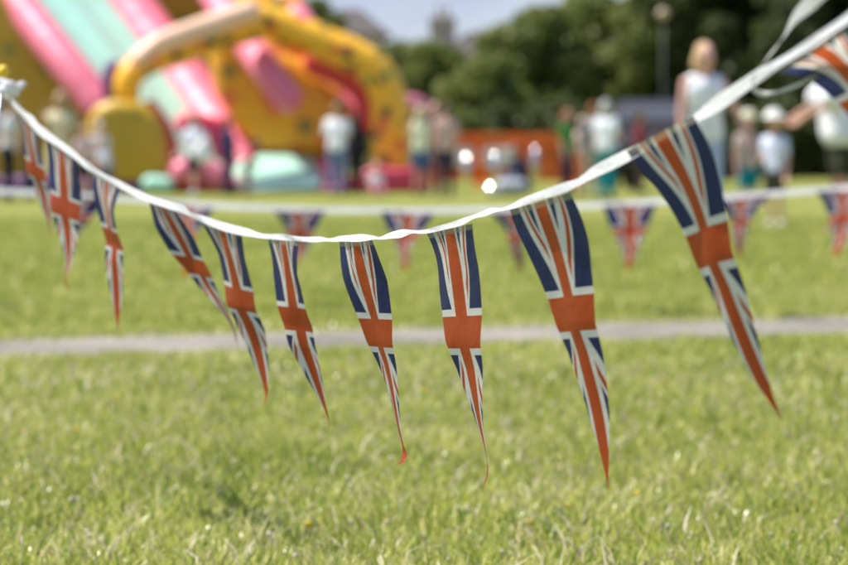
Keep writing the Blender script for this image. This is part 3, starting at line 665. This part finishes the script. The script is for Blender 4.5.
person('person in a white shirt and dark trousers at the edge near the stake', 8, 64, 1.60, R(80), ('bright_white_shirt', (0.80, 0.80, 0.84), 'short'), ('midnight_trousers', (0.015, 0.016, 0.03), 'long'), ('deep_brown_hair', (0.05, 0.03, 0.02), 'short'), 0, (BENT, BENT), 0.1)
person('person in a dark plum jacket with dark jeans near the stake', 30, 62, 1.28, R(-120), ('plum_cloth', (0.07, 0.02, 0.08), 'long'), ('dark_jeans', (0.02, 0.024, 0.045), 'long'), (*DARK, 'bob'), 0, (DOWN, BENT))

person('child in a red top bending beside the mint landing mat', 247, 56, 1.02, R(70), ('red_top', (0.50, 0.05, 0.06), 'short'), ('charcoal_shorts', (0.03, 0.03, 0.035), 'shorts'), (*DARK, 'short'), 1, (FWD, BENT), 0.45, head=1.3)
person('person in a maroon jacket in front of the parked car', 640, 52, 1.58, R(100), ('maroon_cloth', (0.16, 0.03, 0.035), 'long'), ('brown_trousers', (0.06, 0.04, 0.03), 'long'), (*BROWN, 'tied'), 1, (DOWN, BENT))
person('tall person in charcoal between the lemon top and the pale pink top', 434, 52, 1.74, R(10), ('charcoal_top', (0.05, 0.045, 0.05), 'short'), ('slate_trousers', (0.05, 0.06, 0.09), 'long'), (*BROWN, 'short'), 2, (BENT, DOWN))
person('toddler in white sitting low against the coral base mat', 376, 57, 0.95, R(15), ('toddler_white', (0.84, 0.80, 0.82), 'short'), ('rose_cloth', (0.55, 0.14, 0.22), 'long'), ('toddler_hair', (0.45, 0.33, 0.18), 'short'), 2, (BENT, BENT), 0.1, sit=True, head=1.35)
bc = P(203, 152, 58.5); bg_ = empty('carrier_bag', (bc.x, bc.y, bc.z - 0.22), 'white carrier bag held beside the child in black shorts', 'bag')
q = MB(); q.sphere((bc.x, bc.y, bc.z), (0.17, 0.09, 0.20), 20, 14); q.sphere((bc.x + 0.03, bc.y - 0.02, bc.z + 0.14), (0.09, 0.05, 0.12), 16, 10)
fuse(q, 'bag_body', cloth('white_carrier', (0.84, 0.84, 0.86)), bg_, 0.012, 3)
q = MB(); q.tube([(bc.x - 0.05, bc.y, bc.z + 0.20), (bc.x - 0.03, bc.y, bc.z + 0.33), (bc.x + 0.06, bc.y, bc.z + 0.33), (bc.x + 0.08, bc.y, bc.z + 0.20)], 0.012, 8); q.build('handle', cloth('white_carrier', (0.84, 0.84, 0.86)), bg_)

# ------------------------------------------------------------------ things on the field
ORANGE = mat('orange_plastic', (0.86, 0.17, 0.025), 0.4, 3, 0.15, bump=0.2)
OW = mat('white_plastic', (0.78, 0.77, 0.78), 0.35, 4, 0.08); CHROME = mat('polished_steel', (0.85, 0.85, 0.86), 0.09, 5, 0.03, metal=1.0)
GREYP = mat('grey_canvas', (0.40, 0.41, 0.44), 0.8, 20, 0.15, bump=0.4)
def barrier(px, k, width, tilt, label, panel=False):
    c = P(px, 159, k); z1 = 1.16
    e = empty('crowd_barrier', (c.x, c.y, 0), label, 'barrier', 'orange barriers at the edge of the field')
    M = Matrix.Translation((c.x, c.y, 0)) @ Matrix.Rotation(tilt, 4, 'Z')
    m_ = MB(); h = width / 2
    def bar(a, b_, r): m_.tube([M @ Vector(a), M @ Vector(b_)], r, 10)
    for z in (0.26, 0.56, 0.86, 1.12): m_.box((-h, -0.03, z - 0.115), (h, 0.03, z + 0.115), M)
    m_.build('rail_boards', ORANGE, e, smooth=False, mods=[('BEVEL', dict(width=0.02, segments=3))])
    for sx in (-1, 1):
        q = MB(); q.box((sx * (h - 0.06) - 0.045, -0.055, 0.03), (sx * (h - 0.06) + 0.045, -0.033, 1.25), M); q.box((sx * (h - 0.06) - 0.06, -0.28, 0.0), (sx * (h - 0.06) + 0.06, 0.28, 0.055), M)
        q.build('post_with_foot', ORANGE, e, smooth=False, mods=[('BEVEL', dict(width=0.012, segments=2))])
    if panel:
        q = MB(); q.box((-h + 0.13, -0.075, 0.50), (h - 0.13, -0.034, 0.92), M)
        q.build('white_panel', OW, e, smooth=False, mods=[('BEVEL', dict(width=0.015, segments=2))])
barrier(456, 43, 1.10, R(4), 'orange plank barrier with a white panel beside the pale pink top', True)
barrier(499, 43.5, 0.95, R(-6), 'orange plank barrier with a white panel behind the seated person', True)
barrier(543, 43, 1.05, R(8), 'plain orange plank barrier between the seated person and the green top')
barrier(593, 42.5, 1.0, R(-3), 'plain orange plank barrier behind the person in teal trousers')
HALF = (SUN + Vector((0, -1, 0))).normalized()
LID = mat('glint_lid_steel', (0.9, 0.9, 0.9), 0.22, 5, 0.02, metal=1.0)
def add_glint_can(px, py, k, r, label, lid):  # can made up to carry a bright glint, its lid a small reflector
    c = P(px, py, k); H = max(c.z, 0.12)
    e = empty('glint_can', (c.x, c.y, 0), label, 'can', 'steel cans added for sun glints')
    q = MB(); q.tube([(c.x, c.y, z) for z in (0.0, 0.01, H * 0.6, H - 0.03, H)], [r * 0.9, r, r, r, r * 0.8], 24)
    q.build('vessel', CHROME, e, mods=[('BEVEL', dict(width=0.006, segments=2, limit_method='ANGLE'))])
    q = MB(); cc = Vector((c.x, c.y - r * 0.1, H + 0.05)); q.tube([cc - HALF * 0.006, cc + HALF * 0.006], lid, 24)   # added lid, aimed so the sun glints into the camera
    q.build('glint_lid', LID, e, smooth=False)
    q = MB(); q.tube([(c.x, c.y + r * 0.3, H - 0.01), cc - HALF * 0.005], 0.008, 8); q.build('hinge', CHROME, e)
add_glint_can(490, 192, 55, 0.09, 'steel can added for a glint, standing low on the open grass', 0.0085)
add_glint_can(466, 159, 45, 0.09, 'steel can added for a glint, in front of the white panel', 0.010)
add_glint_can(495, 157, 45, 0.07, 'smaller steel can added for a glint, between the two white panels', 0.006)
add_glint_can(535, 151, 45.5, 0.09, 'tall steel can added for a glint, behind the seated person', 0.007)
bagc = P(511, 190, 57); be = empty('holdall', (bagc.x, bagc.y, 0), 'pale grey canvas holdall lying beside the seated person', 'bag')
q = MB(); q.tube([(bagc.x - 0.24, bagc.y, 0.155), (bagc.x, bagc.y + 0.02, 0.17), (bagc.x + 0.24, bagc.y + 0.03, 0.155)], [0.145, 0.155, 0.145], 18, round_ends=False); q.build('bag_body', GREYP, be, mods=[('BEVEL', dict(width=0.03, segments=3))])
q = MB(); q.tube([(bagc.x - 0.12, bagc.y - 0.02, 0.29), (bagc.x - 0.08, bagc.y - 0.03, 0.40), (bagc.x + 0.08, bagc.y - 0.03, 0.40), (bagc.x + 0.12, bagc.y - 0.02, 0.29)], 0.014, 8); q.build('handle', GREYP, be)

# parked four-wheel drive car, nose towards the field
def car(px, k):
    c = P(px, 159, k); e = empty('parked_car', (c.x, c.y, 0), 'dark four-wheel drive car with a pale reflecting windscreen parked beyond the crowd', 'car')
    Mx = Matrix.Translation((c.x, c.y, 0)) @ Matrix.Rotation(R(-12), 4, 'Z')
    paint = mat('dark_plum_car_paint', (0.022, 0.016, 0.018), 0.5, 2, 0.1, spec=0.2); glass = mat('car_glass', (0.05, 0.055, 0.07), 0.3, 2, 0.05, spec=0.35); rub = mat('tyre_rubber', (0.02, 0.02, 0.02), 0.85)
    prof = [(-2.2, 0.42), (-2.25, 0.75), (-2.12, 1.02), (-1.05, 1.38), (-0.45, 1.86), (0.2, 1.96), (1.9, 1.92), (2.2, 1.15), (2.22, 0.45)]
    q = MB(); hw = 0.88
    q.prism([Mx @ Vector((-hw, y, z)) for y, z in prof], (Mx.to_3x3() @ Vector((2 * hw, 0, 0))))
    q.build('car_body', paint, e, smooth=False, mods=[('BEVEL', dict(width=0.10, segments=4))])
    q = MB(); q.prism([Mx @ Vector(p_) for p_ in ((-0.72, -0.98, 1.45), (0.72, -0.98, 1.45), (0.66, -0.56, 1.80), (-0.66, -0.56, 1.80))], Mx.to_3x3() @ Vector((0, -0.03, 0.03))); q.build('windscreen', glass, e, smooth=False)
    for sx in (-1, 1):
        q = MB(); q.prism([Mx @ Vector((sx * 0.885, y, z)) for y, z in ((-0.72, 1.22), (1.85, 1.22), (1.72, 1.80), (-0.25, 1.80))], Mx.to_3x3() @ Vector((sx * 0.012, 0, 0))); q.build('side_window', glass, e, smooth=False)
        q = MB(); q.sphere(Mx @ Vector((sx * 0.62, -2.24, 0.84)), (0.15, 0.06, 0.11), 16, 10); q.build('headlight', CHROME, e)
        q = MB(); q.sphere(Mx @ Vector((sx * 1.0, -0.75, 1.28)), (0.11, 0.05, 0.08), 14, 8); q.build('wing_mirror', paint, e)
        for yy in (-1.4, 1.35):
            q = MB(); q.tube([Mx @ Vector((sx * 0.66, yy, 0.36)), Mx @ Vector((sx * 0.92, yy, 0.36))], 0.36, 28); w_ = q.build('wheel', rub, e, smooth=False, mods=[('BEVEL', dict(width=0.04, segments=3))])
            q = MB(); q.tube([Mx @ Vector((sx * 0.90, yy, 0.36)), Mx @ Vector((sx * 0.935, yy, 0.36))], 0.21, 24); q.build('rim', CHROME, w_, smooth=False)
    q = MB(); q.box((-0.8, -2.33, 0.45), (0.8, -2.2, 0.62), Mx); q.build('bumper', rub, e, smooth=False, mods=[('BEVEL', dict(width=0.03, segments=2))])
    q = MB(); q.box((-0.36, -2.285, 0.74), (0.36, -2.22, 0.94), Mx); q.build('front_grille', rub, e, smooth=False)
car(657, 46)

# ------------------------------------------------------------------ trees, shrubs, houses, lamp
BARK = mat('bark', (0.10, 0.075, 0.05), 0.9, 8, 0.3, bump=0.6)
LEAF = [leafmat('leaf_mid', [(0.0, (0.06, 0.09, 0.017)), (0.5, (0.16, 0.19, 0.042)), (1.0, (0.31, 0.31, 0.095))], 0.45, (0.35, 0.45)),
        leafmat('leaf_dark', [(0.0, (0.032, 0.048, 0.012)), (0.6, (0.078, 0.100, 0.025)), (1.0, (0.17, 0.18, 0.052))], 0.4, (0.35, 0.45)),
        leafmat('leaf_light', [(0.0, (0.08, 0.12, 0.02)), (0.5, (0.19, 0.22, 0.05)), (1.0, (0.33, 0.33, 0.10))], 0.45, (0.35, 0.45))]
def leafcloud(name, blobs, n, size, material, parent):
    """leaf-sized faces scattered through the shells of uneven clumps"""
    wts = np.array([b_[3] ** 2 for b_ in blobs]); idx = rng.choice(len(blobs), n, p=wts / wts.sum())
    B = np.array(blobs)[idx]
    d = rng.standard_normal((n, 3)); d /= np.linalg.norm(d, axis=1)[:, None]
    rr = B[:, 3] * (0.55 + 0.5 * rng.random(n) ** 0.6)
    c = B[:, :3] + d * rr[:, None] * np.array([1.0, 1.0, 0.82])
    a = rng.standard_normal((n, 3)); a /= np.linalg.norm(a, axis=1)[:, None]
    b_ = np.cross(a, d + 0.6 * rng.standard_normal((n, 3))); b_ /= np.linalg.norm(b_, axis=1)[:, None] + 1e-9
    sz = size * (0.6 + 0.8 * rng.random(n))[:, None]
    V = np.stack([c - a * sz * 0.6, c + b_ * sz * 0.33, c + a * sz * 0.6, c - b_ * sz * 0.33], 1).reshape(-1, 3)
    V[:, 2] = np.maximum(V[:, 2], 0.05)
    me = bpy.data.meshes.new(name); me.vertices.add(4 * n); me.vertices.foreach_set('co', V.ravel())
    me.loops.add(4 * n); me.loops.foreach_set('vertex_index', np.arange(4 * n, dtype=np.int32))
    me.polygons.add(n); me.polygons.foreach_set('loop_start', np.arange(0, 4 * n, 4, dtype=np.int32)); me.update(calc_edges=True)
    me.materials.append(material); o = bpy.data.objects.new(name, me); COL.objects.link(o)
    o.parent = parent; o.matrix_parent_inverse = Matrix.Translation(-parent.location); return o
def tree(px, top, halfw, k, leaf, label, low=0.25, n=9000, name='tree', group='trees along the edge of the field'):
    c = P(px, 159, k); H = EYE + (159 - top) / k; r = 1.2 * halfw / k
    e = empty(name, (c.x, c.y, 0), label, 'tree' if name == 'tree' else 'shrub', group)
    rs = random.Random(int(px * 7 + top)); blobs = []
    zc = H * (0.5 + low / 2); rz = H * (1 - low) / 2
    for i in range(34):
        a = rs.uniform(0, 6.28); t = rs.uniform(-1, 1); q = math.sqrt(max(0.0, 1 - t * t)) * rs.uniform(0.45, 0.86)
        br = r * rs.uniform(0.26, 0.46)
        blobs.append((c.x + math.cos(a) * q * r, c.y + math.sin(a) * q * r * 0.9, max(br * 0.7, zc + t * rz * 0.84), br))
    blobs.append((c.x, c.y, zc, r * 0.6)); blobs.append((c.x, c.y, H - r * 0.36, r * 0.36))
    tr = MB(); base = r * 0.075 + 0.05
    tr.tube([(c.x, c.y, -0.1), (c.x + 0.05, c.y, H * 0.22), (c.x - 0.05, c.y, H * 0.5), (c.x, c.y, H * 0.75)], [base * 1.3, base, base * 0.7, base * 0.3], 12)
    for b_ in blobs[:9]:
        s_ = Vector((c.x, c.y, H * rs.uniform(0.2, 0.42))); t_ = Vector(b_[:3]); tr.tube([s_, s_.lerp(t_, 0.5) + Vector((0, 0, 0.1 * r)), t_], [base * 0.55, base * 0.35, base * 0.12], 8)
    tr.build('trunk' if name == 'tree' else 'stems', BARK, e)
    leafcloud('crown' if name == 'tree' else 'foliage', blobs, int(n * 1.6), max(0.16, r * 0.11), LEAF[leaf], e)
tree(318, -6, 32, 26, 0, 'small green tree just behind the top of the arch', 0.1)
tree(402, 44, 40, 28, 0, 'mid green tree directly behind the yellow arch leg', 0.04, 11000)
tree(432, 42, 38, 30, 2, 'rounded lighter green tree just clear of the arch leg', 0.03, 10000)
tree(482, 54, 38, 31, 2, 'low light green tree in front of the cream house', 0.02, 9000)
tree(536, 2, 56, 28, 0, 'broad tree with a sunlit top beside the cream house', 0.03, 17000)
tree(598, -4, 56, 27, 2, 'lighter green tree just past the broad sunlit one', 0.03, 14000)
tree(644, -14, 52, 28, 0, 'mid green tree behind the lamp post', 0.03, 13000)
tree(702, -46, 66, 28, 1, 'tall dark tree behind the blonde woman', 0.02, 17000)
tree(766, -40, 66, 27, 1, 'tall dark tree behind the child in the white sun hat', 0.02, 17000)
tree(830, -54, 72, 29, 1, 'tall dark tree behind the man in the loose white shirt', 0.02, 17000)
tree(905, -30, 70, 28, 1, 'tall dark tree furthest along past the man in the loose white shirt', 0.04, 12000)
tree(990, 0, 60, 28, 0, 'mid green tree outside the crowd past the dark trees', 0.04)
tree(-70, -40, 80, 27, 0, 'mid green tree behind the slide flank', 0.04, 12000)
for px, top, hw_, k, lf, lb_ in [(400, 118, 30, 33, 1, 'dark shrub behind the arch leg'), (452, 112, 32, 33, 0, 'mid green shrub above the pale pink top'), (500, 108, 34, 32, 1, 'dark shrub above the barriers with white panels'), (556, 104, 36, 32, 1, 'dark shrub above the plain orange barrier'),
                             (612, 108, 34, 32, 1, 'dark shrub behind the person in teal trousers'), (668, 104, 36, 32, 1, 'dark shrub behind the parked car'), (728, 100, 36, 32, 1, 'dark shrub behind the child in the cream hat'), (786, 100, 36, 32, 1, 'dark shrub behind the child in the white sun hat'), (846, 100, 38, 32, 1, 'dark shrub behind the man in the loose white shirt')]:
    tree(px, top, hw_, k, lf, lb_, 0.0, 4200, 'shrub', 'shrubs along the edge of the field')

BRICK = mat('pale_brick', (0.40, 0.33, 0.28), 0.85, 3, 0.2, bump=0.3); RENDER = mat('cream_render', (0.38, 0.33, 0.26), 0.85, 2, 0.1); SLATE = mat('roof_tiles', (0.075, 0.062, 0.055), 0.8, 5, 0.25, bump=0.4); GLAZ = mat('window_glass', (0.05, 0.06, 0.08), 0.1, 2, 0.1, spec=0.8); TRIM = mat('white_trim', (0.7, 0.7, 0.68), 0.5)
def house(px0, px1, eaves, ridge, k, wallm, label, chimney=None, hip=0.25):
    a, b_ = P(px0, eaves, k), P(px1, eaves, k); zr = P(0, ridge, k).z; ze = a.z; y0 = a.y; D = 7.0
    e = empty('house', ((a.x + b_.x) / 2, y0 + D / 2, 0), label, 'house', 'houses beyond the trees')
    q = MB(); q.box((a.x, y0, 0), (b_.x, y0 + D, ze)); q.build('walls', wallm, e, smooth=False)
    q = MB(); o_ = 0.35; h = (b_.x - a.x) * hip
    q.add([(a.x - o_, y0 - o_, ze + 0.01), (b_.x + o_, y0 - o_, ze + 0.01), (b_.x + o_, y0 + D + o_, ze + 0.01), (a.x - o_, y0 + D + o_, ze + 0.01), (a.x + h, y0 + D / 2, zr), (b_.x - h, y0 + D / 2, zr)], [(0, 1, 5, 4), (1, 2, 5), (2, 3, 4, 5), (3, 0, 4), (3, 2, 1, 0)])
    rf = q.build('roof', SLATE, e, smooth=False)
    if chimney:
        cx, ct, cw = chimney; t = P(cx, ct, k); q = MB(); q.box((t.x - cw / 2, y0 + D * 0.35, ze * 0.7), (t.x + cw / 2, y0 + D * 0.35 + 0.9, t.z)); q.box((t.x - cw / 2 - 0.08, y0 + D * 0.35 - 0.08, t.z - 0.35), (t.x + cw / 2 + 0.08, y0 + D * 0.35 + 0.98, t.z - 0.2))
        for sx in (-0.2, 0.2): q.tube([(t.x + sx, y0 + D * 0.35 + 0.45, t.z - 0.02), (t.x + sx, y0 + D * 0.35 + 0.45, t.z + 0.55)], [0.14, 0.11], 12)
        q.build('chimney', BRICK, rf, smooth=False)
    for fx in (0.25, 0.72):
        for zz in (1.0, ze - 1.75):
            xc = a.x + (b_.x - a.x) * fx; q = MB(); q.box((xc - 0.6, y0 - 0.05, zz), (xc + 0.6, y0 - 0.004, zz + 1.25)); wn = q.build('window', TRIM, e, smooth=False)
            q = MB(); q.box((xc - 0.5, y0 - 0.062, zz + 0.1), (xc - 0.03, y0 - 0.052, zz + 1.15)); q.box((xc + 0.03, y0 - 0.062, zz + 0.1), (xc + 0.5, y0 - 0.052, zz + 1.15)); q.build('pane', GLAZ, wn, smooth=False)
house(446, 520, 56, 29, 20, RENDER, 'cream house with a dark hipped roof and tall brick chimney', (443, 15, 1.3), 0.3)
house(312, 384, 34, 6, 19, BRICK, 'brick house with a broad hipped roof far behind the arch', None, 0.35)
lc = P(663, 14, 36); le = empty('lamp_post', (lc.x, lc.y, 0), 'thin lamp post with a round cream globe rising before the dark trees', 'lamp post')
q = MB(); q.tube([(lc.x, lc.y, 0), (lc.x, lc.y, 0.9), (lc.x, lc.y, lc.z - 0.2)], [0.05, 0.03, 0.028], 14); q.build('post', mat('grey_post', (0.05, 0.05, 0.04), 0.6), le)
q = MB(); q.sphere(lc, 0.16, 20, 14); q.build('globe', mat('cream_globe', (0.48, 0.38, 0.24), 0.35), le)
